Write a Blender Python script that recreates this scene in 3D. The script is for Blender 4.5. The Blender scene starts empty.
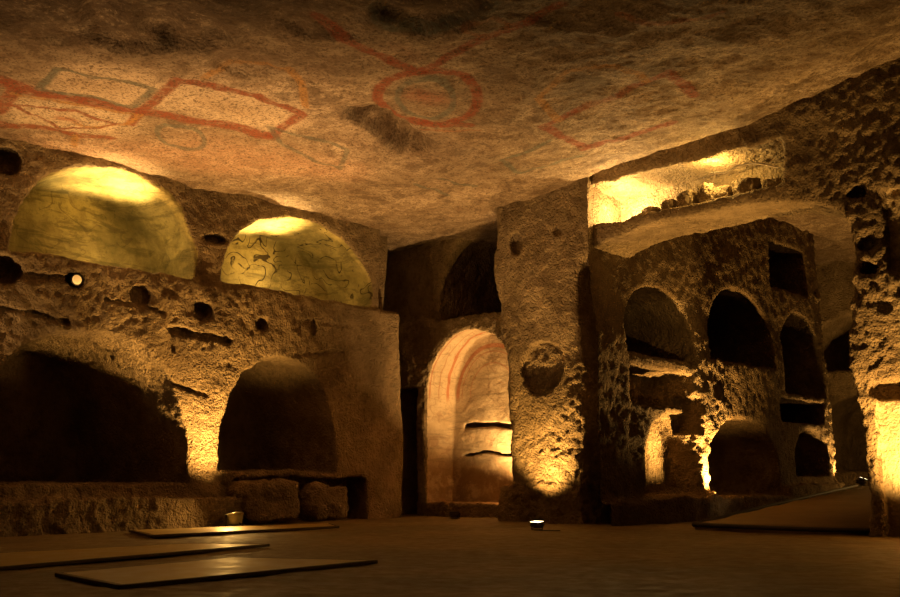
import bpy, bmesh, math, random
import numpy as np
from mathutils import Vector, Matrix, Euler
from math import atan, cos, sin, pi, hypot, radians

# ------------------------------------------------------------------ camera, world, exposure, lights
SC = bpy.context.scene
COL = SC.collection
EYE = 0.53
PITCH = atan(176.5/1000)
cam_d = bpy.data.cameras.new('camera'); cam_d.sensor_width = 36; cam_d.lens = 40; cam_d.clip_end = 200
cam = bpy.data.objects.new('camera', cam_d); COL.objects.link(cam)
cam.location = (0, 0, EYE); cam.rotation_euler = (pi/2 + PITCH, 0, 0)
SC.camera = cam
SC.view_settings.view_transform = 'Standard'; SC.view_settings.look = 'None'
SC.view_settings.gamma = 1; SC.view_settings.use_curve_mapping = False
SC.view_settings.exposure = 1.68
world = bpy.data.worlds.new('world'); SC.world = world; world.use_nodes = True
world.node_tree.nodes['Background'].inputs[0].default_value = (1, .5, .16, 1)
world.node_tree.nodes['Background'].inputs[1].default_value = 0.0012

AMBER = (1.0, .54, .135)
GOLD = (1.0, .62, .16)
WARM = (1.0, .57, .19)
HALL = (1.0, .56, .20)
PALE = (1.0, .66, .24)

class Wall:
    """a vertical wall plane: u runs along it, w into the rock, z up"""
    def __init__(s, o, d):
        s.o = np.array(o, float); s.d = np.array(d, float)/hypot(*d); s.n = np.array([-s.d[1], s.d[0]])
        if s.n[1] < 0: s.n = -s.n
    def p(s, u, w, z):
        q = s.o + s.d*u + s.n*w
        return Vector((q[0], q[1], z))
L = Wall((-4.3, 9.4), (3.6, 3.9))          # long left wall
F = Wall((1.1, 11.6), (1, -1))             # pier, lintel and right pier
G = Wall((0, 13.5), (1, -1))               # recess with the painted apse
I = Wall((1.68, 11.02), (.68, .73))        # corridor wall behind the big opening
R = Wall((4.35, 8.95), (.68, .73))         # far side of the corridor
E_ = Wall((8.0, 16.6), (1, -1))            # end of the corridor

def spot(name, loc, target, power, angle=100, blend=.6, color=AMBER, radius=.04):
    d = bpy.data.lights.new(name, 'SPOT'); d.energy = power; d.color = color
    d.spot_size = radians(angle); d.spot_blend = blend; d.shadow_soft_size = radius
    o = bpy.data.objects.new(name, d); COL.objects.link(o)
    o.location = loc
    o.rotation_euler = (Vector(target)-Vector(loc)).to_track_quat('-Z', 'Y').to_euler()
    return o
def point(name, loc, power, color=AMBER, radius=.05):
    d = bpy.data.lights.new(name, 'POINT'); d.energy = power; d.color = color; d.shadow_soft_size = radius
    o = bpy.data.objects.new(name, d); COL.objects.link(o); o.location = loc
    return o

# uplighter between the two lower tombs, the others along the walls, and added fill lights
spot('uplight_column', L.p(2.40, -.50, .32), L.p(2.28, -.06, 1.9), 150, 108, 1)
spot('uplight_column_spill', L.p(2.25, -.66, .36), L.p(1.7, -1.0, 0), 14, 140, 1)
spot('uplight_pier', F.p(.04, -.36, .17), F.p(.12, -.02, 1.4), 90, 105, 1)
spot('uplight_upper_tomb_a', L.p(1.44, .40, 2.92), L.p(1.20, .34, 3.8), 100, 88, 1, PALE)
point('fill_upper_tomb_a', L.p(1.5, .40, 2.95), 3, PALE)  # added fill point, brightens the back of the first upper tomb
spot('uplight_upper_tomb_b', L.p(3.54, .40, 2.92), L.p(3.36, .34, 3.8), 92, 88, 1, PALE)
point('fill_upper_tomb_b', L.p(3.6, .40, 2.95), 4, PALE)  # added fill point, same for the second upper tomb
spot('uplight_apse', G.p(1.12, .02, .42), G.p(.80, .40, 1.7), 105, 130, .8, WARM)
spot('uplight_corridor', I.p(2.28, -.17, .32), I.p(2.10, -.02, 1.7), 190, 150, .8, AMBER)
spot('uplight_corridor_end', I.p(6.3, -.12, .45), I.p(6.25, -.02, 2.0), 60, 130, .7, AMBER)
point('uplight_loculus', F.p(1.0, .24, 3.46), 30, PALE, .05)
point('fill_loculus_right', F.p(2.25, .10, 3.66), 9, GOLD, .06)  # added fill under the niche top, evens out stones and back wall
spot('uplight_right_pier', F.p(4.28, -.42, .30), F.p(4.16, 0, 1.0), 155, 120, 1, AMBER)
spot('uplight_hall_left', L.p(-1.6, -.42, .25), L.p(-.6, -.55, 3.8), 260, 140, 1, HALL)
spot('fill_hall_middle', L.p(1.3, -1.7, .15), L.p(1.3, -1.9, 3.8), 260, 82, 1, HALL)  # added fill from the open floor for the left ceiling, no lamp stands here
spot('fill_hall_right', F.p(-.2, -1.6, .15), F.p(.2, -1.5, 3.8), 130, 96, 1, HALL)  # added fill that tops up the pier lamp's light on the ceiling
point('corridor_far_lamp', E_.p(.3, -1.5, .7), 12)

# ------------------------------------------------------------------ pixel helpers (only to read off real positions)
def ray(px, py):
    a = (px-450)/1000; b = (298.5-py)/1000
    return np.array([a, cos(PITCH)-b*sin(PITCH), sin(PITCH)+b*cos(PITCH)])
def uz(P, px, py, w=0):
    r = ray(px, py); t = (np.dot(P.o, P.n)+w)/np.dot(r[:2], P.n); q = r*t
    return float(np.dot(q[:2]-P.o, P.d)), float(q[2]+EYE)
def ground(px, py, z=0):
    r = ray(px, py); t = (z-EYE)/r[2]
    return Vector((r[0]*t, r[1]*t, z))

# ------------------------------------------------------------------ noise
rng = np.random.default_rng(7)
PERM = rng.permutation(256)
GRAD = rng.normal(size=(256, 3)); GRAD /= np.linalg.norm(GRAD, axis=1)[:, None]
def perlin(P):
    i = np.floor(P).astype(np.int64); f = P-i; u = f*f*f*(f*(f*6-15)+10)
    out = 0
    for dx in (0, 1):
        hx = PERM[(i[:, 0]+dx) & 255]
        wx = u[:, 0] if dx else 1-u[:, 0]
        for dy in (0, 1):
            hy = PERM[(hx+i[:, 1]+dy) & 255]
            wy = u[:, 1] if dy else 1-u[:, 1]
            for dz in (0, 1):
                g = GRAD[PERM[(hy+i[:, 2]+dz) & 255]]
                wz = u[:, 2] if dz else 1-u[:, 2]
                dot = g[:, 0]*(f[:, 0]-dx)+g[:, 1]*(f[:, 1]-dy)+g[:, 2]*(f[:, 2]-dz)
                out = out+wx*wy*wz*dot
    return out*1.6
def fbm(P, scale, octaves=3, gain=.5):
    a, s, o = 1, scale, 0
    for k in range(octaves):
        o = o+a*perlin(P*s+k*17.3); a *= gain; s *= 2.03
    return o
def sstep(a, b, x):
    t = np.clip((x-a)/(b-a), 0, 1); return t*t*(3-2*t)
def grid_noise(shape, h, wavelength, seed):
    r = np.random.default_rng(seed)
    out = None
    ns = [max(2, int(math.ceil(n*h/wavelength))+2) for n in shape]
    c = r.uniform(-1, 1, ns).astype(np.float32)
    for ax, n in enumerate(shape):
        x = np.arange(n)*h/wavelength; i = x.astype(int); f = x-i; f = (f*f*(3-2*f)).astype(np.float32)
        sh = [1, 1, 1]; sh[ax] = n; f = f.reshape(sh)
        c = np.take(c, i, axis=ax)*(1-f)+np.take(c, i+1, axis=ax)*f
    return c

# ------------------------------------------------------------------ surface extraction
def surface_nets(Fd, org, h):
    nx, ny, nz = Fd.shape
    S = Fd < 0
    cnt = np.zeros((nx-1, ny-1, nz-1), np.int8)
    offs = [(a, b, c) for a in (0, 1) for b in (0, 1) for c in (0, 1)]
    for a, b, c in offs: cnt += S[a:nx-1+a, b:ny-1+b, c:nz-1+c]
    act = (cnt > 0) & (cnt < 8)
    I_, J_, K_ = np.nonzero(act)
    idx = -np.ones(act.shape, np.int64); idx[I_, J_, K_] = np.arange(len(I_))
    val = {o: Fd[I_+o[0], J_+o[1], K_+o[2]] for o in offs}
    acc = np.zeros((len(I_), 3)); n = np.zeros(len(I_))
    for o in offs:
        for ax in range(3):
            if o[ax]: continue
            q = list(o); q[ax] = 1; q = tuple(q)
            a, b = val[o], val[q]; m = (a < 0) != (b < 0)
            t = np.where(m, a/np.where(m, a-b, 1), 0)
            pos = np.array(o, float)[None, :].repeat(len(I_), 0); pos[:, ax] += t
            acc += pos*m[:, None]; n += m
    V = (np.stack([I_, J_, K_], 1)+acc/n[:, None])*h+np.array(org)
    quads = []
    for ax in range(3):
        b, c = (ax+1) % 3, (ax+2) % 3
        A = np.moveaxis(S, (ax, b, c), (0, 1, 2)); X = np.moveaxis(idx, (ax, b, c), (0, 1, 2))
        s0 = A[:-1, 1:-1, 1:-1]; s1 = A[1:, 1:-1, 1:-1]
        e = np.nonzero(s0 != s1)
        i, j, k = e[0], e[1]+1, e[2]+1
        q = np.stack([X[i, j-1, k-1], X[i, j, k-1], X[i, j, k], X[i, j-1, k]], 1)
        flip = ~s0[e]
        q[flip] = q[flip][:, ::-1]
        quads.append(q)
    Q = np.concatenate(quads)
    return V, Q

def make_mesh(name, V, Q, mats, parent=None, mat_idx=None, smooth=True):
    me = bpy.data.meshes.new(name)
    me.vertices.add(len(V)); me.vertices.foreach_set('co', np.asarray(V, np.float32).ravel())
    me.loops.add(len(Q)*4); me.loops.foreach_set('vertex_index', np.asarray(Q, np.int32).ravel())
    me.polygons.add(len(Q)); me.polygons.foreach_set('loop_start', np.arange(0, len(Q)*4, 4, dtype=np.int32))
    if mat_idx is not None: me.polygons.foreach_set('material_index', np.asarray(mat_idx, np.int32))
    me.polygons.foreach_set('use_smooth', np.full(len(Q), smooth))
    me.update(calc_edges=True)
    for m in mats: me.materials.append(m)
    o = bpy.data.objects.new(name, me); COL.objects.link(o)
    if parent: o.parent = parent
    return o
def normals(me):
    n = np.empty(len(me.vertices)*3, np.float32); me.vertices.foreach_get('normal', n); return n.reshape(-1, 3)

def rock_wall(name, P, ur, wr, zr, h, field, mats, amp, matf=None, warp=.022, wl=.34, seed=1):
    nu = int((ur[1]-ur[0])/h)+1; nw = int((wr[1]-wr[0])/h)+1; nz = int((zr[1]-zr[0])/h)+1
    shape = (nu, nw, nz)
    U = (ur[0]+np.arange(nu)*h).astype(np.float32)[:, None, None]
    W = (wr[0]+np.arange(nw)*h).astype(np.float32)[None, :, None]
    Z = (zr[0]+np.arange(nz)*h).astype(np.float32)[None, None, :]
    n1 = grid_noise(shape, h, wl, seed); n2 = grid_noise(shape, h, wl*.45, seed+1); n3 = grid_noise(shape, h, wl*3, seed+2)
    Uw = U+warp*n1+warp*.5*n2; Zw = Z+warp*np.roll(n1, 5, 0)+warp*.5*np.roll(n2, 7, 2)
    Fd = field(Uw, W+.03*n3+.015*n1, Zw)
    Fd = Fd+np.zeros(shape, np.float32)
    V, Q = surface_nets(Fd, (ur[0], wr[0], zr[0]), h)
    loc = V.copy()
    XY = P.o[None]+V[:, :1]*P.d[None]+V[:, 1:2]*P.n[None]
    V = np.concatenate([XY, V[:, 2:3]], 1)
    # triangle winding so normals point out of the rock
    cr = P.d[0]*P.n[1]-P.d[1]*P.n[0]
    if cr < 0: Q = Q[:, ::-1]
    o = make_mesh(name, V, Q, mats)
    N = normals(o.data)
    A = amp(loc[:, 0], loc[:, 1], loc[:, 2])
    a1, z1 = loc[:, 0]*.82+loc[:, 2]*.57+loc[:, 1], loc[:, 2]*.82-loc[:, 0]*.57
    ch = perlin(np.stack([a1*9, z1*20, loc[:, 1]*14], 1))
    d = fbm(V, 6.5, 3, .7)*.65+ch*.55+np.abs(perlin(V*15.0+3))*.35-.12
    V2 = V+N*(d*A)[:, None]
    o.data.vertices.foreach_set('co', V2.astype(np.float32).ravel())
    if matf is not None:
        c = loc[Q].mean(1)
        o.data.polygons.foreach_set('material_index', np.asarray(matf(c[:, 0], c[:, 1], c[:, 2]), np.int32))
    o.data.update()
    o['kind'] = 'structure'
    return o

# 2-D shapes as distances (negative inside), carved into the rock
def arch(U, Z, uc, a, z0, z1, zs=None, n=2.2):
    """opening with floor z0, crown z1, half width a, springing at zs"""
    zs = z0 if zs is None else zs
    hr = z1-zs
    zz = np.maximum(Z-zs, 0)
    k = (np.abs((U-uc)/a)**n+(zz/hr)**n)**(1/n)-1
    return np.maximum(k*np.minimum(a, hr), z0-Z)
def box2(U, Z, u0, u1, z0, z1, r=.03):
    qx = np.abs(U-(u0+u1)/2)-(u1-u0)/2+r; qz = np.abs(Z-(z0+z1)/2)-(z1-z0)/2+r
    return np.sqrt(np.maximum(qx, 0)**2+np.maximum(qz, 0)**2)+np.minimum(np.maximum(qx, qz), 0)-r
def smax(a, b, k=.04):
    h = np.maximum(k-np.abs(a-b), 0)/k
    return np.maximum(a, b)+h*h*k*.25
def smin(a, b, k=.04): return -smax(-a, -b, k)
def carve(Fd, s2, W, depth, k=.018, front=-1.0):
    air = np.maximum(s2, np.maximum(W-depth, front-W))
    return smax(Fd, -air, k)

# ------------------------------------------------------------------ materials
class NT:
    def __init__(s, name):
        m = bpy.data.materials.new(name); m.use_nodes = True; s.m = m; s.t = m.node_tree; s.n = s.t.nodes; s.l = s.t.links
        s.n.clear(); s.out = s.n.new('ShaderNodeOutputMaterial'); s.b = s.n.new('ShaderNodeBsdfPrincipled')
        s.l.new(s.b.outputs[0], s.out.inputs[0])
    def inp(s, sock, v):
        if hasattr(v, 'is_linked') or isinstance(v, bpy.types.NodeSocket): s.l.new(v, sock)
        else: sock.default_value = v
    def math(s, op, a, b=0.0, c=0.0, clamp=False):
        n = s.n.new('ShaderNodeMath'); n.operation = op; n.use_clamp = clamp
        s.inp(n.inputs[0], a); s.inp(n.inputs[1], b); s.inp(n.inputs[2], c); return n.outputs[0]
    def vec(s, op, a, b=(0, 0, 0), scale=None):
        n = s.n.new('ShaderNodeVectorMath'); n.operation = op; s.inp(n.inputs[0], a); s.inp(n.inputs[1], b)
        if scale is not None: s.inp(n.inputs['Scale'], scale)
        return n.outputs['Value'] if op in ('DOT_PRODUCT', 'LENGTH') else n.outputs[0]
    def noise(s, co, scale, detail=4, rough=.55, dist=0.0):
        n = s.n.new('ShaderNodeTexNoise'); s.inp(n.inputs['Vector'], co); n.inputs['Scale'].default_value = scale
        n.inputs['Detail'].default_value = detail; n.inputs['Roughness'].default_value = rough; n.inputs['Distortion'].default_value = dist
        return n.outputs['Fac'], n.outputs['Color']
    def vor(s, co, scale, feature='F1'):
        n = s.n.new('ShaderNodeTexVoronoi'); n.feature = feature; s.inp(n.inputs['Vector'], co); n.inputs['Scale'].default_value = scale
        return n.outputs['Distance']
    def ramp(s, v, a, b, lo=0.0, hi=1.0):
        n = s.n.new('ShaderNodeMapRange'); n.interpolation_type = 'SMOOTHSTEP'
        s.inp(n.inputs[0], v); n.inputs[1].default_value = a; n.inputs[2].default_value = b
        n.inputs[3].default_value = lo; n.inputs[4].default_value = hi; return n.outputs[0]
    def mix(s, f, a, b):
        n = s.n.new('ShaderNodeMix'); n.data_type = 'RGBA'; s.inp(n.inputs[0], f)
        for k, v in ((6, a), (7, b)):
            if isinstance(v, tuple): v = (*v[:3], 1)
            s.inp(n.inputs[k], v)
        return n.outputs[2]
    def co(s):
        n = s.n.new('ShaderNodeTexCoord'); return n.outputs['Object']
    def mapping(s, co, rot=(0, 0, 0), sc=(1, 1, 1)):
        n = s.n.new('ShaderNodeMapping'); s.inp(n.inputs[0], co); n.inputs['Rotation'].default_value = rot; n.inputs['Scale'].default_value = sc
        return n.outputs[0]
    def bump(s, h, strength, dist, normal=None):
        n = s.n.new('ShaderNodeBump'); n.inputs['Strength'].default_value = strength; n.inputs['Distance'].default_value = dist
        s.inp(n.inputs['Height'], h)
        if normal is not None: s.inp(n.inputs['Normal'], normal)
        return n.outputs[0]
    def done(s, color, rough=.9, normal=None, metal=0.0, spec=.2):
        s.inp(s.b.inputs['Base Color'], (*color[:3], 1) if isinstance(color, tuple) else color)
        s.inp(s.b.inputs['Roughness'], rough); s.b.inputs['Metallic'].default_value = metal
        s.b.inputs['Specular IOR Level'].default_value = spec
        if normal is not None: s.inp(s.b.inputs['Normal'], normal)
        return s.m

def rock_mat(name, lo, hi, pits=.6, grain=.6, chisel=.5, stain=(.08, .05, .028), stain_amt=.5):
    t = NT(name); c = t.co()
    f1, _ = t.noise(c, 2.2, 6, .6); f2, _ = t.noise(c, 14, 5, .65); f3, _ = t.noise(c, 60, 3, .6)
    base = t.mix(t.ramp(f1, .35, .68), lo, hi)
    base = t.mix(t.ramp(f2, .45, .75, 0, .55), base, tuple(x*.55 for x in lo))
    s1, _ = t.noise(c, 1.1, 5, .7, .6)
    base = t.mix(t.ramp(s1, .56, .70, 0, stain_amt), base, stain)
    # height: grain + pits + diagonal pick marks
    m = t.mapping(c, (.5, .35, .6), (16, 16, 5.5)); ch, _ = t.noise(m, 1.0, 3, .6, .5)
    v = t.vor(c, 24); v2 = t.vor(c, 46); f4, _ = t.noise(c, 30, 4, .7)
    h = t.math('MULTIPLY', ch, chisel*1.6)
    h = t.math('ADD', h, t.math('MULTIPLY', t.math('MINIMUM', v, .5), pits))
    h = t.math('ADD', h, t.math('MULTIPLY', v2, pits*.4))
    h = t.math('ADD', h, t.math('MULTIPLY', f2, grain))
    h = t.math('ADD', h, t.math('MULTIPLY', f3, grain*.25))
    h = t.math('ADD', h, t.math('MULTIPLY', f4, grain*.9))
    return t.done(base, .92, t.bump(h, 1.0, .05))

TUFF = rock_mat('golden_tuff_rock', (.20, .140, .075), (.34, .25, .145))
TUFF_ROUGH = rock_mat('pitted_tuff_rock', (.20, .14, .078), (.36, .265, .155), .9, 1.0, .8)
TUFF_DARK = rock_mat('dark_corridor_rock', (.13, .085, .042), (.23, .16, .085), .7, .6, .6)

def plaster_mat(name, lo, hi, line, rough=.8, wiggle=1.0, bands=None, lines_scale=2.6):
    t = NT(name); c = t.co()
    f1, _ = t.noise(c, 1.7, 6, .65, .3); f2, _ = t.noise(c, 26, 5, .7)
    base = t.mix(t.ramp(f1, .33, .68), lo, hi)
    sm, _ = t.noise(t.mapping(c, (0, 0, .82), (.6, .6, 3)), 2.4, 6, .75, .7)
    base = t.mix(t.ramp(sm, .48, .62, 0, .6), base, tuple(x*.5 for x in lo))
    base = t.mix(t.ramp(f2, .52, .72, 0, .5), base, tuple(x*.6 for x in lo))
    # faint sinopia drawing: contour lines of a soft noise
    g, _ = t.noise(c, lines_scale, 1.5, .4, .9)
    k = t.math('ABSOLUTE', t.math('SUBTRACT', g, .5))
    wear, _ = t.noise(c, 3.1, 4, .6)
    mk = t.math('MULTIPLY', t.ramp(k, .009, .022, 1, 0), t.ramp(wear, .42, .52, 0, wiggle))
    base = t.mix(mk, base, line)
    if bands is not None: base = bands(t, c, base)
    h = t.math('ADD', t.math('MULTIPLY', f2, .5), t.math('MULTIPLY', f1, .8))
    return t.done(base, rough, t.bump(h, .9, .03), spec=.3)

PLASTER_GREEN = plaster_mat('olive_plaster', (.17, .135, .042), (.46, .37, .14), (.07, .05, .02), wiggle=.4)
PLASTER_GREEN_B = plaster_mat('olive_plaster_with_tendrils', (.20, .16, .052), (.50, .40, .155), (.06, .04, .015), wiggle=1.0, lines_scale=3.6)

def apse_bands(t, c, base):
    # red arcs that follow the arch; distance from the arch centre line in the wall's own frame
    cc = G.p(.34, 0, 1.62)
    q = t.vec('SUBTRACT', c, tuple(cc))
    u = t.vec('DOT_PRODUCT', q, (G.d[0], G.d[1], 0)); z = t.vec('DOT_PRODUCT', q, (0, 0, 1)); w = t.vec('DOT_PRODUCT', q, (G.n[0], G.n[1], 0))
    wob, _ = t.noise(c, 4, 3, .5)
    w = t.math('ADD', w, t.math('MULTIPLY', wob, .05))
    above = t.ramp(z, -.12, .02)
    out = base
    for w0, hw, col, a in ((.10, .012, (.34, .10, .045), .6), (.24, .008, (.30, .10, .04), .5), (.38, .025, (.40, .13, .05), .8)):
        d = t.math('ABSOLUTE', t.math('SUBTRACT', w, w0))
        m = t.math('MULTIPLY', t.ramp(d, hw*.7, hw*1.2, a, 0), above)
        out = t.mix(m, out, col)
    r = t.math('SQRT', t.math('ADD', t.math('MULTIPLY', u, u), t.math('MULTIPLY', z, z)))
    for r0, hw, a in ((.66, .03, .8), (.58, .008, .6), (.42, .010, .5)):
        d = t.math('ABSOLUTE', t.math('SUBTRACT', r, r0))
        m = t.math('MULTIPLY', t.math('MULTIPLY', t.ramp(d, hw*.7, hw*1.2, a, 0), above), t.ramp(w, .42, .46))
        out = t.mix(m, out, (.36, .13, .06))
    f, _ = t.noise(c, 5, 5, .7)
    low = t.math('MULTIPLY', t.ramp(z, -.75, -1.15), t.ramp(f, .38, .55, .25, .95))
    return t.mix(low, out, (.24, .15, .075))
PLASTER_APSE = plaster_mat('painted_cream_plaster', (.36, .26, .155), (.56, .43, .28), (.24, .12, .06), bands=apse_bands, wiggle=.35)
PLASTER_PANEL = rock_mat('smooth_tuff_plaster', (.40, .30, .18), (.52, .41, .26), .35, .5, .25, stain_amt=.2)

# ------------------------------------------------------------------ left wall
LH = [((8, 268), .16, .14, .2), ((205, 311), .13, .12, .18), ((262, 325), .09, .075, .16), ((315, 327), .06, .10, .09), ((220, 238), .15, .06, .16),
      ((140, 296), .13, .11, .08), ((76, 279), .09, .09, .16), ((8, 160), .16, .14, .3), ((150, 470), .0, .0, 0)]
LH = [(uz(L, *p), a, b, d) for p, a, b, d in LH if a > 0]
def left_field(U, W, Z):
    up = sstep(2.66, 2.74, Z)*.05
    face = up-.05*sstep(1.2, .2, Z)*sstep(5.2, 4.7, U)
    Fd = face-W+0*U
    # hewn bench running below the first tomb and the worn foot of the column
    bench = np.maximum(np.maximum(-.42-W, Z-.30+.06*(W+.42)), U-2.58)
    Fd = smin(Fd, np.maximum(bench, W-.5), .12)
    foot = np.sqrt((U-2.36)**2*4.5+(W+.02)**2*7+(Z-.22)**2*2.2)-.42
    Fd = smin(Fd, foot, .15)
    Fd = carve(Fd, arch(U, Z, .98, 1.17-.12*np.clip(W, 0, 2), .44, 1.97, .62, 2.25), W, 2.0)
    Fd = carve(Fd, arch(U, Z, 3.39, .87-.10*np.clip(W, 0, 2), .57, 1.93, .62, 2.15), W, 1.5)
    Fd = carve(Fd, box2(U, Z, 2.72, 4.75, -.5, .50, .05), W, .34)
    Fd = carve(Fd, arch(U, Z, 1.13, 1.04, 2.70, 3.74-.10*np.clip(W, 0, 1), 2.70, 2.35), W, .95, .05)
    Fd = carve(Fd, arch(U, Z, 3.70, 1.16, 2.72, 3.68-.10*np.clip(W, 0, 1), 2.72, 2.25), W, .90, .05)
    # upper void that turns the corner
    Fd = carve(Fd, np.maximum(5.06-U, 2.72-Z), W, .34, .12)
    for (u, z), a, b, d in LH:
        Fd = carve(Fd, (np.sqrt(((U-u)/a)**2+((Z-z)/b)**2)-1)*min(a, b), W, d, .02)
    # grooves and steps cut across the face
    for (p, q, th, d) in (((0, 272), (74, 280), .03, .035), ((0, 306), (68, 322), .022, .04), ((105, 300), (165, 312), .02, .03), ((172, 329), (228, 341), .045, .07),
                          ((172, 329), (172, 352), .02, .04), ((160, 380), (208, 394), .02, .05), ((205, 281), (240, 287), .03, .04), ((290, 355), (345, 351), .02, .025), ((300, 320), (350, 326), .02, .02)):
        (u0, z0), (u1, z1) = uz(L, *p), uz(L, *q)
        du, dz = u1-u0, z1-z0; ll = du*du+dz*dz
        t = np.clip(((U-u0)*du+(Z-z0)*dz)/ll, 0, 1)
        s = np.sqrt((U-u0-t*du)**2+(Z-z0-t*dz)**2)-th
        Fd = carve(Fd, s, W, d, .02)
    Fd = smax(Fd, U-5.44-.05*np.sin(Z*2.1), .12)
    return Fd
def left_amp(u, w, z):
    rough = sstep(3.3, 2.5, u)*sstep(2.9, 2.5, z)
    inside = sstep(.05, .15, w)*sstep(2.6, 2.7, z)
    a = .016+.010*rough-.004*sstep(1.75, 1.95, u)*sstep(2.8, 2.5, u)*sstep(2.2, 1.8, z)
    a = a*(1-.6*sstep(1.5, 1.8, u)*sstep(2.2, 2.05, u)*sstep(2.1, 1.9, z))
    return a*(1-.75*inside)*(1-.35*sstep(4.3, 4.8, u))
def left_mat(u, w, z):
    m = np.zeros(len(u), int)
    m[(u > 1.95) & (u < 2.75) & (z < 3.6)] = 1
    m[(u > 2.0) & (u < 2.7) & (z > 2.7)] = 1
    a = arch(u, z, 1.10, 1.14, 2.66, 3.82, 2.66, 2.35) < 0
    b = arch(u, z, 3.70, 1.23, 2.66, 3.76, 2.66, 2.25) < 0
    m[a & (w > .07)] = 2; m[b & (w > .07)] = 3
    return m
rock_wall('wall_left', L, (-3.0, 5.5), (-.6, 2.15), (-.08, 4.15), .022, left_field, [TUFF, TUFF_ROUGH, PLASTER_GREEN, PLASTER_GREEN_B], left_amp, left_mat, seed=3)

# ------------------------------------------------------------------ recess with the apse (wall_far)
def far_field(U, W, Z):
    Fd = -W+0*U+0*Z
    # tall slot between the left wall and the apse block
    Fd = carve(Fd, np.maximum(box2(U, Z, -1.15, -.66, -.5, 1.72, .02), -9), W, 1.5)
    a = .77-.17*sstep(.0, .5, W)
    Fd = carve(Fd, arch(U, Z, .36, .84-.08*sstep(0, .35, W), .17, 2.45, 1.62, 2.0), W, .46, .03)
    # deep dark vault above
    Fd = carve(Fd, arch(U, Z, .72, 1.08, 2.64, 3.9, 3.0, 2.6), W, 2.6, .06)
    Fd = carve(Fd, box2(U, Z, -2.5, 0, 2.70, 4.0, .2), W, .16, .08)
    # tomb slots in the back wall of the apse
    for z, th in ((1.20, .035), (.82, .020)):
        s = np.maximum(np.abs(Z-z-.02*np.sin(U*7))-th, np.abs(U-.55)-.75)
        air = np.maximum(s, np.maximum(W-.75, .35-W)); Fd = smax(Fd, -air, .015)
    for u, z, r in ((.95, 1.05, .03), (.82, 1.08, .028), (.93, 1.3, .02)):
        air = np.maximum(np.sqrt((U-u)**2+((Z-z)*.8)**2)-r, np.maximum(W-.7, .35-W)); Fd = smax(Fd, -air, .01)
    return Fd
def far_amp(u, w, z):
    return .022*(1-.62*sstep(.02, .12, w)*sstep(2.6, 2.5, z))
def far_mat(u, w, z):
    m = np.zeros(len(u), int)
    m[(arch(u, z, .36, .90, .1, 2.56, 1.62, 2.0) < 0) & (w > .03) & (z < 2.6)] = 1
    return m
rock_wall('wall_far', G, (-1.6, 2.2), (-.2, 2.8), (-.08, 4.3), .025, far_field, [TUFF, PLASTER_APSE], far_amp, far_mat, warp=.02, seed=11)

# ------------------------------------------------------------------ pier, lintel and right pier (wall_right)
T_F = .75
RH = [((517, 243), .10, .13, .1), ((866, 246), .10, .07, .1), ((868, 270), .09, .06, .16), ((856, 193), .10, .06, .14), ((556, 232), .05, .05, .05)]
RH = [(uz(F, *p), a, b, d) for p, a, b, d in RH]
def right_field(U, W, Z):
    lean = .10*sstep(1.4, 3.4, Z)
    Fd = np.maximum(-W-.0*Z, W-T_F)+0*U
    # left end of the pier
    left_edge = -.73-lean+.035*np.sin(Z*3.1+1)+.02*np.sin(Z*7.7)+.13*sstep(2.4, 1.2, Z)-.06*sstep(.5, 0, Z)
    Fd = smax(Fd, left_edge-U, .20)
    # swollen foot
    foot = np.maximum(np.maximum(-.05-W+.12*Z, Z-.40), np.maximum(-.72-U, U-.60))
    Fd = smin(Fd, np.maximum(foot, W-.4), .1)
    # the opening
    op = arch(U, Z, 2.07, 1.55+.04*np.sin(Z*3), -1, 3.22, 2.72, 2.8)
    Fd = carve(Fd, op, W, 2, .05, -2)
    # loculus cut over the lintel
    (u0, zb), (u1, zb2) = uz(F, 591, 225), uz(F, 782, 180)
    Fd = carve(Fd, box2(U, Z, u0, u1, zb+.0, 3.80-.12*np.clip(W-.1, 0, 1), .06), W, .56, .03)
    # round carved recess
    Fd = carve(Fd, np.sqrt((U+.04)**2+(Z-1.76)**2)-.31, W, .085, .01)
    for (u, z), a, b, d in RH:
        Fd = carve(Fd, (np.sqrt(((U-u)/a)**2+((Z-z)/b)**2)-1)*min(a, b), W, d, .02)
    # plastered panel recess at the right and the groove over it
    Fd = carve(Fd, box2(U, Z, 3.76, 5.6, -.5, 1.22, .08), W, .12, .03)
    Fd = carve(Fd, box2(U, Z, 3.72, 5.6, 1.20, 1.36, .05), W, .26, .03)
    Fd = carve(Fd, box2(U, Z, 3.98, 5.2, 2.3, 3.1, .1), W, .10, .03)
    Fd = carve(Fd, box2(U, Z, 3.84, 3.88, .5, 1.0, .02), W, .12, .02)
    return Fd
def right_amp(u, w, z):
    pier = sstep(1.0, .6, u)
    rr = np.sqrt((u+.06)**2+(z-1.74)**2)
    rough_pier = sstep(.1, .35, u+.9*(1.25-z)*(z < 1.25)*sstep(.1, .5, z+.3))*sstep(2.1, 1.8, z)*sstep(.32, .45, rr)
    disc = (np.sqrt((u+.06)**2+(z-1.74)**2) < .31)
    right = sstep(3.3, 3.7, u)
    a = .016-.010*pier*(rr > .29)*(rr < .5)+pier*(.022*rough_pier+.026*disc)+.016*right
    panel = (u > 3.78) & (z < 1.2) & (w > .05)
    return np.where(panel, .01, a)
def right_mat(u, w, z):
    m = np.zeros(len(u), int)
    m[(u > 3.2)] = 1
    m[(u < 1.0) & (z < 2.0) & (u+.5*(1.1-z) > -.05)] = 1
    m[np.sqrt((u+.06)**2+(z-1.74)**2) < .31] = 1
    m[(u > 3.76) & (z < 1.2) & (w > .05) & (w < .3)] = 2
    m[(u > 4.0) & (z > 2.3) & (z < 3.1) & (w > .05) & (w < .3)] = 2
    return m
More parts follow.
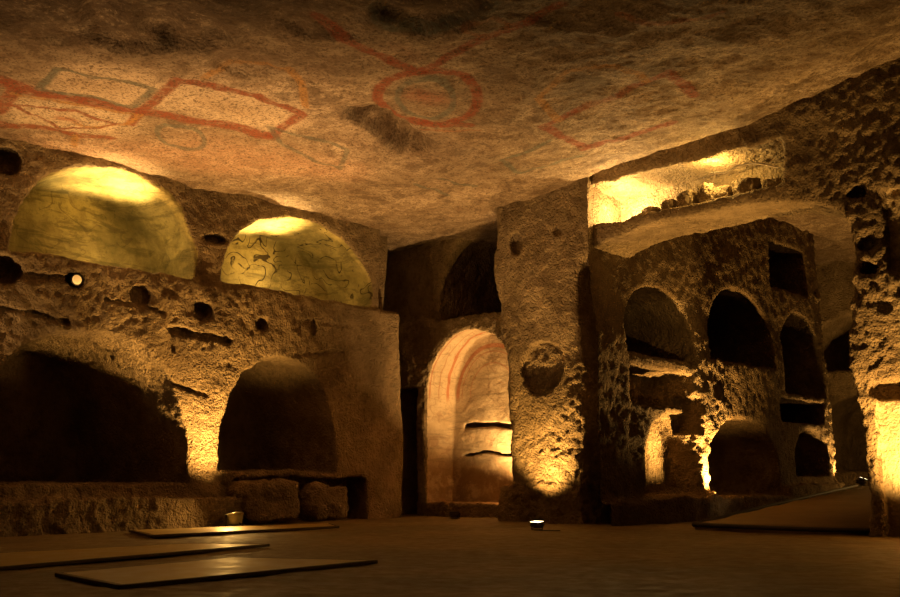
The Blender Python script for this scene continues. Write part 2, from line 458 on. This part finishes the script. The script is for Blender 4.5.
rock_wall('wall_right', F, (-1.1, 6.6), (-.35, .95), (-.08, 4.6), .022, right_field, [TUFF, TUFF_ROUGH, PLASTER_PANEL], right_amp, right_mat, seed=21)

# ------------------------------------------------------------------ corridor wall with stacked tombs
def cor_field(U, W, Z):
    Fd = -W+0*U+.06*sstep(2.0, 2.6, Z)
    bench = np.maximum(np.maximum(-.14-W, Z-.24-.03*U), U-6.3)
    Fd = smin(Fd, np.maximum(bench, W-.4), .08)
    for uc, a, z0, z1, zs, d in ((1.30, .80, 1.93, 2.80, 2.1, 1.5), (3.44, .92, 2.02, 3.06, 2.3, 1.6), (5.35, .68, 1.70, 2.95, 2.2, 1.6),
                                 (1.50, .68, .28, 1.27, .7, .5), (3.30, .98, .26, 1.28, .6, 1.6), (5.40, .60, .50, 1.22, .7, 1.3)):
        Fd = carve(Fd, arch(U, Z, uc, a-.1*np.clip(W-.3, 0, 1.5), z0, z1, zs, 2.1), W, d)
    Fd = carve(Fd, box2(U, Z, .55, 2.05, 1.33, 1.78, .05), W, .7)
    Fd = carve(Fd, box2(U, Z, 1.75, 2.25, 1.05, 1.5, .05), W, .35)
    Fd = carve(Fd, box2(U, Z, 4.45, 5.75, 3.25, 3.95, .05), W, 1.2)
    Fd = carve(Fd, box2(U, Z, 4.45, 5.95, 1.28, 1.62, .05), W, 1.0)
    Fd = np.maximum(Fd, U-6.2)
    return Fd
def cor_amp(u, w, z):
    return .016+.022*sstep(1.6, 2.1, u)*sstep(3.2, 2.6, u)*sstep(2.7, 2.2, z)+.03*sstep(5.8, 6.1, u)
def cor_mat(u, w, z):
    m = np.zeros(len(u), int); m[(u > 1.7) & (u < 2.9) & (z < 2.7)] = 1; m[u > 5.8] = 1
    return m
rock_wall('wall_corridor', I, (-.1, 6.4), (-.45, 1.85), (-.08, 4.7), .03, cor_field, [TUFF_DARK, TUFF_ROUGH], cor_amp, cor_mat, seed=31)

def plain_field(niches):
    def f(U, W, Z):
        Fd = -W+0*U+0*Z
        for a in niches: Fd = carve(Fd, arch(U, Z, *a[:5], 2.1), W, a[5])
        return Fd
    return f
rock_wall('wall_corridor_end', E_, (-4.2, 3.2), (-.3, 1.6), (-.08, 4.9), .05,
          plain_field([(-1.2, .8, .6, 1.9, 1.2, 1.2), (-1.2, .85, 2.35, 3.3, 2.7, 1.2), (.9, .8, .6, 2.0, 1.2, 1.2), (-3.0, .8, .6, 2.0, 1.2, 1.2)]), [TUFF], lambda u, w, z: .03+0*u, seed=41)

# the far side of the corridor faces the other way, so it is built from its own side
class Flip(Wall):
    def __init__(s, o, d): super().__init__(o, d); s.n = -s.n
R2 = Flip((4.35, 8.95), (.68, .73))
rock_wall('wall_corridor_side', R2, (-.2, 8.8), (-.3, 1.2), (-.08, 4.9), .06,
          plain_field([(2.0, .8, .6, 1.8, 1.0, 1.0), (4.4, .8, .6, 1.8, 1.0, 1.0), (3.2, .8, 2.2, 3.2, 2.5, 1.0)]), [TUFF_DARK], lambda u, w, z: .03+0*u, seed=51)

# ------------------------------------------------------------------ ceiling with its fresco
def zc(X, Y):
    return 3.80+.023*np.clip(X, 0, 4.1)**2
def ceil_pt(px, py):
    z = 3.8
    for _ in range(8):
        r = ray(px, py); t = (z-EYE)/r[2]; z = float(zc(r[0]*t, r[1]*t))
    return (r[0]*t, r[1]*t)
def fresco_pigment(XY):
    """pigment colour and coverage at the ceiling points"""
    P3 = np.concatenate([XY, np.zeros((len(XY), 1))], 1)
    P = XY+.007*np.stack([fbm(P3+5, 1.6, 3), fbm(P3+31, 1.6, 3)], 1)
    wear = .5+.5*fbm(P3, 9, 3, .7)
    col = np.zeros((len(XY), 3)); al = np.zeros(len(XY))
    def seg(A, B):
        A = np.array(A); ba = np.array(B)-A
        h = np.clip(((P-A)@ba)/(ba@ba), 0, 1); q = P-A-h[:, None]*ba
        return np.sqrt((q*q).sum(1))
    def ell(cx, cy, rx, ry):
        a = np.array(ceil_pt(cx-rx, cy)); b = np.array(ceil_pt(cx+rx, cy)); u = np.array(ceil_pt(cx, cy-ry)); d = np.array(ceil_pt(cx, cy+ry))
        C = (u+d)/2; RX = hypot(*(b-a))/2; RY = hypot(*(u-d))/2
        q = (P-C)/np.array([RX, RY])
        return np.abs(np.sqrt((q*q).sum(1))-1)*(RX+RY)/2
    def poly(pts, close=False):
        W = [ceil_pt(*p) for p in pts]
        if close: W.append(W[0])
        return [seg(W[i], W[i+1]) for i in range(len(W)-1)]
    def paint(base, ds, hw, c, a=.9, soft=.3):
        nonlocal col, al
        d = ds[0]
        for e in ds[1:]: d = np.minimum(d, e)
        hw *= 1.3
        m = a*(1-sstep(hw*(1-soft), hw*(1+soft), d))*(.6+.4*sstep(.22, .45, wear))
        na = m+al*(1-m)
        col = np.where(na[:, None] > 1e-5, (np.array(c)*m[:, None]+col*(al*(1-m))[:, None])/np.maximum(na, 1e-5)[:, None], 0)
        al = na
    base = 0
    RED = (.22, .045, .015); GREY = (.10, .105, .08); OCH = (.36, .17, .04)
    # pale ground of the painted panels
    paint(base, poly([(100, 78), (140, 92)])+poly([(200, 95), (262, 118)])+poly([(50, 116), (90, 120)]), .32, (.62, .47, .32), .7, .4)
    paint(base, poly([(60, 150), (190, 155), (230, 165)])+poly([(210, 150), (330, 170)]), .30, (.50, .28, .17), .45, .8)
    paint(base, poly([(0, 80), (50, 94), (140, 108), (187, 119), (268, 137)]), .085, RED, .9)
    paint(base, poly([(0, 122), (67, 134), (110, 139)])+poly([(0, 112), (14, 90)]), .05, RED, .85)
    paint(base, poly([(129, 127), (142, 108), (177, 77), (214, 82), (254, 95), (302, 115), (270, 137)]), .042, RED, .9)
    paint(base, poly([(57, 65), (154, 85), (134, 102), (38, 87)], True), .030, GREY, .85)
    paint(base, poly([(14, 94), (140, 114), (125, 128), (76, 124)])+poly([(205, 76), (231, 64), (288, 67), (302, 84), (306, 108)])+poly([(75, 136), (74, 146)]), .028, OCH, .8)
    paint(base, poly([(13, 106), (77, 110), (117, 126), (59, 129)], True), .020, RED, .85)
    paint(base, [ell(181, 137, 22, 11)], .028, GREY, .7)
    paint(base, poly([(-40, -8), (180, 2), (400, -6), (620, -12)]), .45, (.05, .03, .018), .5, 1.0)  # wide dark band on the near ceiling, light falloff painted into the colour
    paint(base, poly([(317, 23), (364, 47), (417, 72), (484, 42), (560, 11)]), .042, RED, .9)
    paint(base, [ell(428, 98, 50, 28)], .045, RED, .9)
    paint(base, poly([(408, 126), (470, 125)]), .04, RED, .8)
    paint(base, [ell(426, 99, 28, 21)], .035, GREY, .8)
    paint(base, poly([(374, 10), (380, 22), (394, 28), (427, 33), (464, 26), (488, 12), (492, 4)]), .045, GREY, .9)
    paint(base, poly([(464, 32), (494, 20), (511, 30), (484, 42)], True)+poly([(480, 130), (420, 132)]), .022, (.30, .12, .05), .7)
    paint(base, poly([(270, 128), (347, 150), (340, 168), (280, 144)], True)+poly([(415, 182), (448, 196)])+poly([(440, 178), (475, 190)]), .024, GREY, .7)
    paint(base, poly([(550, 140), (501, 161), (520, 176), (582, 156)]), .026, GREY, .8)
    paint(base, poly([(693, 97), (669, 76), (544, 124), (584, 150), (640, 132), (671, 120)]), .045, RED, .9)
    paint(base, poly([(560, 120), (538, 98), (567, 72), (615, 65), (640, 76), (646, 86)]), .030, OCH, .8)
    paint(base, poly([(620, 20), (660, 23), (691, 19), (720, 12)]), .03, (.30, .10, .04), .7)
    # figures: small worn dabs of brown and red
    paint(base, poly([(420, 96), (434, 100)]), .10, (.24, .08, .04), .75, .9)
    paint(base, poly([(574, 92), (592, 88)])+poly([(583, 80), (586, 100)]), .12, (.12, .08, .05), .75, .8)
    paint(base, poly([(395, 45), (412, 56)])+poly([(446, 50), (458, 42)]), .07, (.18, .09, .05), .6, .9)
    paint(base, poly([(62, 118), (72, 120)]), .05, (.32, .10, .04), .8, .9)
    paint(base, poly([(215, 100), (245, 112)])+poly([(80, 80), (110, 84)])+poly([(600, 108), (635, 100)]), .10, (.34, .22, .12), .5, 1.0)
    # old soot and damp stains
    paint(base, poly([(372, 120), (412, 144)]), .16, (.09, .055, .03), .6, .9)
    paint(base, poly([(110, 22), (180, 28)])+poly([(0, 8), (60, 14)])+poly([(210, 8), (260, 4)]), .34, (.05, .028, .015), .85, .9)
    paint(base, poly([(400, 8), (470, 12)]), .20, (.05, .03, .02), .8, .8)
    paint(base, poly([(560, 45), (590, 40)])+poly([(300, 60), (330, 66)])+poly([(240, 62), (262, 60)]), .18, (.10, .06, .035), .55, 1.0)
    return np.concatenate([col, al[:, None]], 1)
def fresco():
    t = NT('frescoed_ceiling_plaster'); c0 = t.co()
    f1, _ = t.noise(c0, .9, 6, .6, .4); f2, _ = t.noise(c0, 7, 6, .7); f3, _ = t.noise(c0, 42, 4, .7); f4, _ = t.noise(c0, 2.6, 6, .72, .8)
    base = t.mix(t.ramp(f1, .35, .66), (.25, .18, .115), (.44, .33, .225))
    base = t.mix(t.ramp(f2, .42, .60, 0, .7), base, (.17, .105, .06))
    base = t.mix(t.ramp(f4, .50, .60, 0, .6), base, (.10, .06, .033))
    at = t.n.new('ShaderNodeAttribute'); at.attribute_name = 'pigment'
    wear, _ = t.noise(c0, 24, 5, .75)
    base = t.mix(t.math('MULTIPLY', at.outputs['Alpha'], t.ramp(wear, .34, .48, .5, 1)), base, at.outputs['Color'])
    f5, _ = t.noise(c0, 19, 6, .8)
    base = t.mix(t.ramp(f5, .53, .62, 0, .7), base, (.10, .06, .03))
    base = t.mix(t.ramp(f3, .50, .62, 0, .8), base, (.085, .05, .025))
    h = t.math('ADD', t.math('MULTIPLY', f2, .9), t.math('MULTIPLY', f3, .45)); h = t.math('ADD', h, t.math('MULTIPLY', f4, .8))
    return t.done(base, .85, t.bump(h, 1.0, .05), spec=.25)
FRESCO = fresco()
cx = np.concatenate([np.arange(-8.5, -5, .06), np.arange(-5, 5, .017), np.arange(5, 12.5, .06)])
cy = np.concatenate([np.arange(-3, 6, .06), np.arange(6, 13.4, .017), np.arange(13.4, 21.5, .06)])
X, Y = np.meshgrid(cx, cy, indexing='ij')
PP = np.stack([X.ravel(), Y.ravel(), np.zeros(X.size)], 1)
Z = zc(X, Y).ravel()
D = fbm(PP, .55, 2)*.05+fbm(PP, 2.2, 5, .6)*.026
# the rough ceiling near the right wall drops and breaks up
sF = ((PP[:, 0]+PP[:, 1])-12.7)/math.sqrt(2)
D += sstep(1.2, 1.8, PP[:, 0])*(.13*sstep(-.22, -.12, sF+.03*perlin(PP*5))+.05*sstep(3.2, 4, PP[:, 0])*sstep(-.9, -.1, sF)*fbm(PP, 2.5, 3))
pit_a = np.array(ceil_pt(368, 118)); pit_b = np.array(ceil_pt(412, 146))
ba = pit_b-pit_a; tt = np.clip(((PP[:, :2]-pit_a)@ba)/(ba@ba), 0, 1)
dd = np.linalg.norm(PP[:, :2]-pit_a-tt[:, None]*ba, axis=1)+.05*perlin(PP*6)
D += .24*sstep(.26, .06, dd)
for p, r, a in (((130, 28), .45, .10), ((180, 30), .4, .08), ((430, 10), .45, .09), ((575, 45), .35, .02), ((240, 62), .3, .04), ((320, 20), .4, .05), ((60, 14), .5, .06), ((600, 8), .5, .05), ((700, 60), .4, .02)):
    q = np.array(ceil_pt(*p)); dq = np.linalg.norm(PP[:, :2]-q, axis=1)+.12*perlin(PP*3)
    D += a*sstep(r, r*.6, dq)
V = np.stack([X.ravel(), Y.ravel(), Z+D], 1)
ni, nj = X.shape
ii, jj = np.meshgrid(np.arange(ni-1), np.arange(nj-1), indexing='ij'); k = (ii*nj+jj).ravel()
Qc = np.stack([k, k+1, k+nj+1, k+nj], 1)
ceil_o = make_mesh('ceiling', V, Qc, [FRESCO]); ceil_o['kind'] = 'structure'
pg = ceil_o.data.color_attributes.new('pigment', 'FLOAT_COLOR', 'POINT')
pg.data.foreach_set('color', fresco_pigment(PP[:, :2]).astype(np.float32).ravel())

# ------------------------------------------------------------------ floor
def floor_mat():
    t = NT('worn_earth_floor'); c = t.co()
    f1, _ = t.noise(c, .8, 6, .6); f2, _ = t.noise(c, 9, 5, .65); f3, _ = t.noise(c, 55, 3, .6)
    base = t.mix(t.ramp(f1, .35, .65), (.115, .080, .030), (.18, .125, .05))
    base = t.mix(t.ramp(f2, .5, .72, 0, .5), base, (.13, .075, .035))
    # joints between the old paving slabs
    m = t.mapping(c, (0, 0, .82), (1, 1, 1)); br = t.n.new('ShaderNodeTexBrick'); t.l.new(m, br.inputs[0])
    br.inputs['Scale'].default_value = .55; br.inputs['Mortar Size'].default_value = .006; br.inputs['Brick Width'].default_value = 1.1; br.inputs['Row Height'].default_value = .8
    base = t.mix(t.math('MULTIPLY', br.outputs['Fac'], .35), base, (.08, .045, .02))
    h = t.math('ADD', t.math('MULTIPLY', f2, .7), t.math('MULTIPLY', f3, .2))
    return t.done(base, t.ramp(f2, .3, .7, .55, .85), t.bump(h, .6, .02), spec=.35)
hf = .06
fx = np.arange(-9, 12.5, hf); fy = np.arange(-3, 21.5, hf)
X, Y = np.meshgrid(fx, fy, indexing='ij'); PP = np.stack([X.ravel(), Y.ravel(), np.zeros(X.size)], 1)
Z = fbm(PP, .5, 2)*.012+fbm(PP, 3, 3)*.006-.01
V = np.stack([X.ravel(), Y.ravel(), Z], 1)
ni, nj = X.shape
ii, jj = np.meshgrid(np.arange(ni-1), np.arange(nj-1), indexing='ij'); k = (ii*nj+jj).ravel()
fl = make_mesh('floor', V, np.stack([k, k+nj, k+nj+1, k+1], 1), [floor_mat()]); fl['kind'] = 'structure'
#OBJECTS
# ------------------------------------------------------------------ movable things
def tag(o, label, cat, group=None):
    o['label'] = label; o['category'] = cat
    if group: o['group'] = group
    return o
def simple(name, col, rough=.5, metal=0.0, scale=30, var=.25, bmp=.002, spec=.4):
    t = NT(name); c = t.co(); f, _ = t.noise(c, scale, 4, .6)
    return t.done(t.mix(f, tuple(x*(1-var) for x in col), tuple(min(1, x*(1+var)) for x in col)), rough, t.bump(f, .4, bmp), metal, spec)
def glow(name, col, e):
    t = NT(name); c = t.co(); f, _ = t.noise(c, 40, 2, .5)
    t.b.inputs['Emission Color'].default_value = (*col, 1); t.inp(t.b.inputs['Emission Strength'], t.ramp(f, .2, .8, e*.8, e))
    return t.done((.8, .7, .5), .3)
M_HOUSING = simple('painted_lamp_housing', (.05, .045, .04), .45, .6)
M_GLASSY = simple('dull_glass_globe', (.42, .40, .28), .18, .3)
M_LENS = glow('lit_lens', (1, .72, .35), 3)
M_DIM = glow('glowing_lamp_disc', (1, .50, .12), .22)
M_CABLE = simple('pale_cable', (.45, .38, .28), .6)
M_CABLE_D = simple('dark_cable', (.03, .03, .03), .6)
M_DARK = simple('dark_edging', (.035, .028, .02), .7)
M_FRAME = simple('dusty_bronze_frame', (.10, .07, .035), .6, .2)
M_DECK = simple('walkway_boards', (.20, .135, .06), .7, 0, 6, .3)
def cover_mat():
    t = NT('dusty_amber_glass_panel'); c = t.co(); f, _ = t.noise(c, 5, 5, .6)
    return t.done(t.mix(f, (.26, .17, .035), (.40, .28, .07)), t.ramp(f, .3, .7, .42, .62), t.bump(f, .3, .004), 0, .6)
M_COVER = cover_mat()

def bm_obj(name, bm, mat, parent=None, smooth=True, bevel=0):
    me = bpy.data.meshes.new(name); bmesh.ops.recalc_face_normals(bm, faces=bm.faces); bm.to_mesh(me); bm.free()
    me.materials.append(mat)
    if smooth:
        for p in me.polygons: p.use_smooth = True
    o = bpy.data.objects.new(name, me); COL.objects.link(o)
    if parent: o.parent = parent
    if bevel:
        b = o.modifiers.new('bevel', 'BEVEL'); b.width = bevel; b.segments = 2; b.limit_method = 'ANGLE'
    return o
def add_box(bm, c, s, rot=None):
    M = Matrix.Translation(c) @ (rot.to_4x4() if rot else Matrix.Identity(4)) @ Matrix.Diagonal((*s, 1))
    bmesh.ops.create_cube(bm, size=1, matrix=M)
def add_lathe(bm, prof, n=24, M=Matrix.Identity(4)):
    rings = []
    for r, z in prof:
        rings.append([bm.verts.new(M @ Vector((r*cos(2*pi*k/n), r*sin(2*pi*k/n), z))) for k in range(n)])
    for a, b in zip(rings, rings[1:]):
        for k in range(n): bm.faces.new((a[k], a[(k+1) % n], b[(k+1) % n], b[k]))
    bm.faces.new(rings[0]); bm.faces.new(rings[-1])
def add_tube(bm, pts, r, n=8):
    pts = [Vector(p) for p in pts]; fine = []
    for i in range(len(pts)-1):                      # Catmull-Rom through the points
        p0 = pts[max(i-1, 0)]; p1 = pts[i]; p2 = pts[i+1]; p3 = pts[min(i+2, len(pts)-1)]
        for k in range(6):
            t = k/6; fine.append(.5*((2*p1)+(p2-p0)*t+(2*p0-5*p1+4*p2-p3)*t*t+(3*p1-p0-3*p2+p3)*t**3))
    fine.append(pts[-1]); rings = []
    for i, p in enumerate(fine):
        d = (fine[min(i+1, len(fine)-1)]-fine[max(i-1, 0)]).normalized(); q = d.to_track_quat('Z', 'Y').to_matrix()
        rings.append([bm.verts.new(p+q @ Vector((r*cos(2*pi*k/n), r*sin(2*pi*k/n), 0))) for k in range(n)])
    for a, b in zip(rings, rings[1:]):
        for k in range(n): bm.faces.new((a[k], a[(k+1) % n], b[(k+1) % n], b[k]))
    bm.faces.new(rings[0]); bm.faces.new(rings[-1])

def floodlight(loc, face, tilt, size, label, cable=True, boxy=True, lens_mat=None):
    """small floor uplighter: foot plate, yoke, finned housing, lens; face = heading of the lens, tilt = how far it looks up"""
    e = bpy.data.objects.new('floor_uplighter', None); COL.objects.link(e); e.location = loc
    e.rotation_euler = (0, 0, face); e.empty_display_size = .1
    tag(e, label, 'spotlight')
    s = size; H = .55*s
    b = bmesh.new(); add_box(b, (0, 0, .03*s), (.7*s, .5*s, .06*s)); bm_obj('foot_plate', b, M_HOUSING, e, False, .004)
    b = bmesh.new()
    for sx in (-1, 1): add_box(b, (sx*.52*s, 0, .33*s), (.04*s, .12*s, .6*s))
    add_box(b, (0, 0, .07*s), (1.08*s, .12*s, .04*s)); bm_obj('yoke', b, M_HOUSING, e, False, .003)
    R_ = Euler((tilt, 0, 0)).to_matrix()              # local +Z of the housing is the beam
    T = Matrix.Translation((0, 0, H)) @ R_.to_4x4()
    b = bmesh.new()
    if boxy:
        for k in range(5): add_box(b, T @ Vector((0, 0, -.20*s+.0*k)), (.98*s-.06*k*s, .62*s-.05*k*s, .05*s+.05*k*s), R_)
        add_box(b, T @ Vector((0, 0, .02*s)), (1.0*s, .66*s, .08*s), R_)
        for k in range(-3, 4): add_box(b, T @ Vector((.13*k*s, 0, -.33*s)), (.03*s, .45*s, .14*s), R_)
        h = bm_obj('housing', b, M_HOUSING, e, False, .003)
        b = bmesh.new(); add_box(b, T @ Vector((0, 0, .065*s)), (.90*s, .55*s, .02*s), R_); bm_obj('lens', b, lens_mat or M_LENS, h, False, .002)
    else:
        add_lathe(b, [(.18*s, -.50*s), (.34*s, -.42*s), (.42*s, -.15*s), (.46*s, 0), (.50*s, .02*s), (.50*s, .10*s), (.43*s, .10*s), (.40*s, .02*s)], 28, T)
        h = bm_obj('housing', b, M_GLASSY, e)
        b = bmesh.new(); add_lathe(b, [(.40*s, .03*s), (.36*s, .075*s), (.2*s, .10*s), (.02*s, .11*s)], 28, T); bm_obj('lens', b, lens_mat or M_LENS, h)
    if cable:
        b = bmesh.new(); add_tube(b, [(0, -.25*s, .35*s), (.1*s, -.6*s, .08*s), (.7*s, -.9*s, .05*s), (1.6*s, -.8*s, .05*s), (2.4*s, -.2*s, .05*s)], .035*s)
        bm_obj('power_cable', b, M_CABLE_D, e)
    return e
def heading(v): return math.atan2(-v[0], v[1])       # rotation that turns +Y to v
nL = heading(L.n); nF = heading(F.n); nI = heading(I.n)
floodlight(L.p(2.33, -.64, 0), nL, -.25, .20, 'small round uplighter on the floor between the two lower left tombs', boxy=False, lens_mat=M_DIM)
g = ground(455, 519); floodlight((g.x, g.y, .0), nF+.5, -.5, .12, 'dark lamp seen from behind at the foot of the painted apse', cable=False, boxy=True, lens_mat=M_DIM)
g = ground(537, 530); floodlight((g.x, g.y, .0), nF, .12, .13, 'floodlight with a bright lens bar in front of the central pier')
floodlight(I.p(2.32, -.36, .005), nI, -.3, .12, 'uplighter at the foot of the lit rock between the lower corridor tombs', cable=False)
floodlight(I.p(6.45, -.30, .36), nI+.6, .35, .20, 'distant floodlight at the top end of the walkway', cable=False)

# glowing disc in a beam hole of the left wall
(u, z) = uz(L, 76, 280)
e = bpy.data.objects.new('wall_lamp', None); COL.objects.link(e); e.location = L.p(u, -.02, z)
e.rotation_euler = (pi/2, 0, nL); tag(e, 'small round glowing lamp set in a beam hole above the first lower tomb', 'lamp')
b = bmesh.new(); add_lathe(b, [(.03, -.14), (.045, -.10), (.055, -.02), (.058, .0), (.050, .0)], 24); bm_obj('housing', b, M_HOUSING, e)
b = bmesh.new(); add_lathe(b, [(.050, .0), (.046, .010), (.02, .016), (.002, .017)], 24); bm_obj('lens', b, M_DIM, e)

# broken stones
def stone(name, loc, dims, rot, seed, label, cat='stone', group=None, mat=None, flat=.5, sub=24):
    n = sub; ax = np.linspace(-1, 1, n); V = []; Q = []
    idx = {}
    def vid(p):
        k = tuple(np.round(p, 5)); 
        if k not in idx: idx[k] = len(V); V.append(p)
        return idx[k]
    for a in range(3):
        for sgn in (-1, 1):
            for i in range(n-1):
                for j in range(n-1):
                    q = []
                    for (di, dj) in ((0, 0), (1, 0), (1, 1), (0, 1)):
                        p = [0, 0, 0]; p[a] = sgn; p[(a+1) % 3] = ax[i+di]; p[(a+2) % 3] = ax[j+dj]; q.append(vid(tuple(p)))
                    Q.append(q if sgn > 0 else q[::-1])
    V = np.array(V); r = np.linalg.norm(V, axis=1)[:, None]
    V = V*(1-flat)+V/r*flat
    V = V*np.array(dims)/2
    m = min(dims)
    N = V/np.linalg.norm(V, axis=1)[:, None]
    d = fbm(V/m+seed*3.7, .9, 4, .6)*m*.16+perlin(V*22+seed)*min(.012, m*.05)
    V = V+N*d[:, None]
    V[:, 2] += dims[2]/2
    o = make_mesh(name, V, np.array(Q), [mat or TUFF])
    o.location = loc; o.rotation_euler = (0, 0, rot)
    tag(o, label, cat, group)
    return o
hu = math.atan2(L.d[1], L.d[0]); hF = math.atan2(F.d[1], F.d[0])
stone('broken_stone_kerb', L.p(3.10, -.12, -.01), (.94, .42, .50), hu, 1, 'tall broken stone lump in front of the second lower tomb, nearer the lamp', 'stone', None, None, .62)
stone('broken_stone_kerb', L.p(4.0, -.12, -.01), (.60, .36, .44), hu+.06, 2, 'squarish broken stone lump in front of the second lower tomb, farther from the lamp', 'stone', None, None, .5)
zb = uz(F, 700, 200)[1]
base_z = 3.335
labs = ['smooth orange stone at the bright left end of the long lit niche', 'knobbly stone next to the orange one in the long lit niche', 'rounded stone in the middle of the long lit niche',
        'larger upright stone in the middle of the long lit niche', 'low stone right of the upright one in the long lit niche', 'long flat stone under the cable in the long lit niche', 'last small stone at the right end of the long lit niche']
for k, (u, w, d) in enumerate(((1.38, .22, (.30, .16, .13)), (1.64, .22, (.22, .2, .17)), (1.86, .22, (.24, .2, .23)), (2.10, .22, (.22, .2, .26)), (2.30, .22, (.2, .18, .20)), (2.56, .22, (.36, .2, .22)), (2.84, .22, (.22, .18, .16)))):
    stone('rubble_stone', F.p(u, w, base_z), (d[0]*.80, d[1]*.9, d[2]*.92), hF+.08*math.sin(k*2.1), 10+k, labs[k], 'stone', 'rubble lying in the long lit niche', None, .55, 16)
b = bmesh.new(); add_tube(b, [F.p(2.15, .06, 3.60), F.p(2.30, .05, 3.625), F.p(2.42, .05, 3.60), F.p(2.55, .04, 3.635), F.p(2.75, .03, 3.62), F.p(3.0, .02, 3.52)], .009)
tag(bm_obj('cable', b, M_CABLE), 'pale cable looping over the stones in the long lit niche', 'cable')

# glazed covers over the floor graves
def cover(px4, z, t, label):
    P = [ground(*p, z) for p in px4]
    c = sum(P, Vector())/4; c.z = 0
    e = bpy.data.objects.new('grave_cover', None); COL.objects.link(e); e.location = c
    tag(e, label, 'grave cover', 'covers over the floor graves')
    Q = [p-c for p in P]
    b = bmesh.new(); ins = [q.lerp(sum(Q, Vector())/4, .03) for q in Q]
    lo = [b.verts.new((q.x, q.y, .004)) for q in ins]; hi = [b.verts.new((q.x, q.y, z)) for q in ins]
    b.faces.new(hi); b.faces.new(lo[::-1])
    for k in range(4): b.faces.new((lo[k], lo[(k+1) % 4], hi[(k+1) % 4], hi[k]))
    bm_obj('panel', b, M_COVER, e, False)
    b = bmesh.new()
    for k in range(4):
        a, d = Q[k], Q[(k+1) % 4]; m = (a+d)/2; v = d-a; R_ = Euler((0, 0, math.atan2(v.y, v.x))).to_matrix()
        add_box(b, (m.x, m.y, z/2), (v.length+t, t, z+.003), R_)
    bm_obj('frame', b, M_FRAME, e, False, .003)
cover([(130, 530), (330, 523), (338, 526), (152, 535)], .018, .02, 'narrow bright grave cover just in front of the left bench')
cover([(-60, 556), (190, 543), (268, 544), (-40, 570)], .018, .02, 'long dull grave cover running out of the left edge of the floor')
cover([(58, 573), (235, 557), (375, 560), (120, 585)], .018, .025, 'glossy grave cover nearest the camera on the left floor')

# walkway that climbs into the corridor
P0, P1 = Vector((2.46, 10.30, 0)), Vector((3.80, 9.17, 0)); Q0, Q1 = Vector((6.1, 15.25, .36)), Vector((8.0, 13.7, .36))
e = bpy.data.objects.new('walkway_ramp', None); COL.objects.link(e); e.location = (P0+P1)/2
tag(e, 'sloping walkway with a dark edge climbing through the big opening', 'ramp')
o_ = e.location
b = bmesh.new(); n = 24; up = []; dn = []
for i in range(n+1):
    t = i/n; A = P0.lerp(Q0, t)-o_; B = P1.lerp(Q1, t)-o_; zz = .045+.32*t
    up.append([b.verts.new((p.x, p.y, zz+.006*math.sin(i*1.7+k))) for k, p in enumerate((A, A.lerp(B, .5), B))]); dn.append([b.verts.new((p.x, p.y, -.02)) for p in (A, A.lerp(B, .5), B)])
for i in range(n):
    for k in range(2):
        b.faces.new((up[i][k], up[i][k+1], up[i+1][k+1], up[i+1][k]))
    b.faces.new((up[i][0], up[i+1][0], dn[i+1][0], dn[i][0])); b.faces.new((up[i][2], dn[i][2], dn[i+1][2], up[i+1][2]))
for i in (0, n):
    for k in range(2): b.faces.new((up[i][k], dn[i][k], dn[i][k+1], up[i][k+1]))
bm_obj('deck', b, M_DECK, e)
b = bmesh.new()
add_tube(b, [Vector((p.x, p.y, z))-Vector((o_.x, o_.y, 0)) for p, z in ((Q0, .37), (P0.lerp(Q0, .66), .265), (P0.lerp(Q0, .33), .16), (P0.lerp(Q0, .03), .05), (P0, .04), (P0.lerp(P1, .03), .04), (P0.lerp(P1, .35)-Vector((.03, .03, 0)), .035), (P0.lerp(P1, .7)-Vector((.05, .05, 0)), .035), (P1, .04))], .022)
bm_obj('edge_trim', b, M_DARK, e)
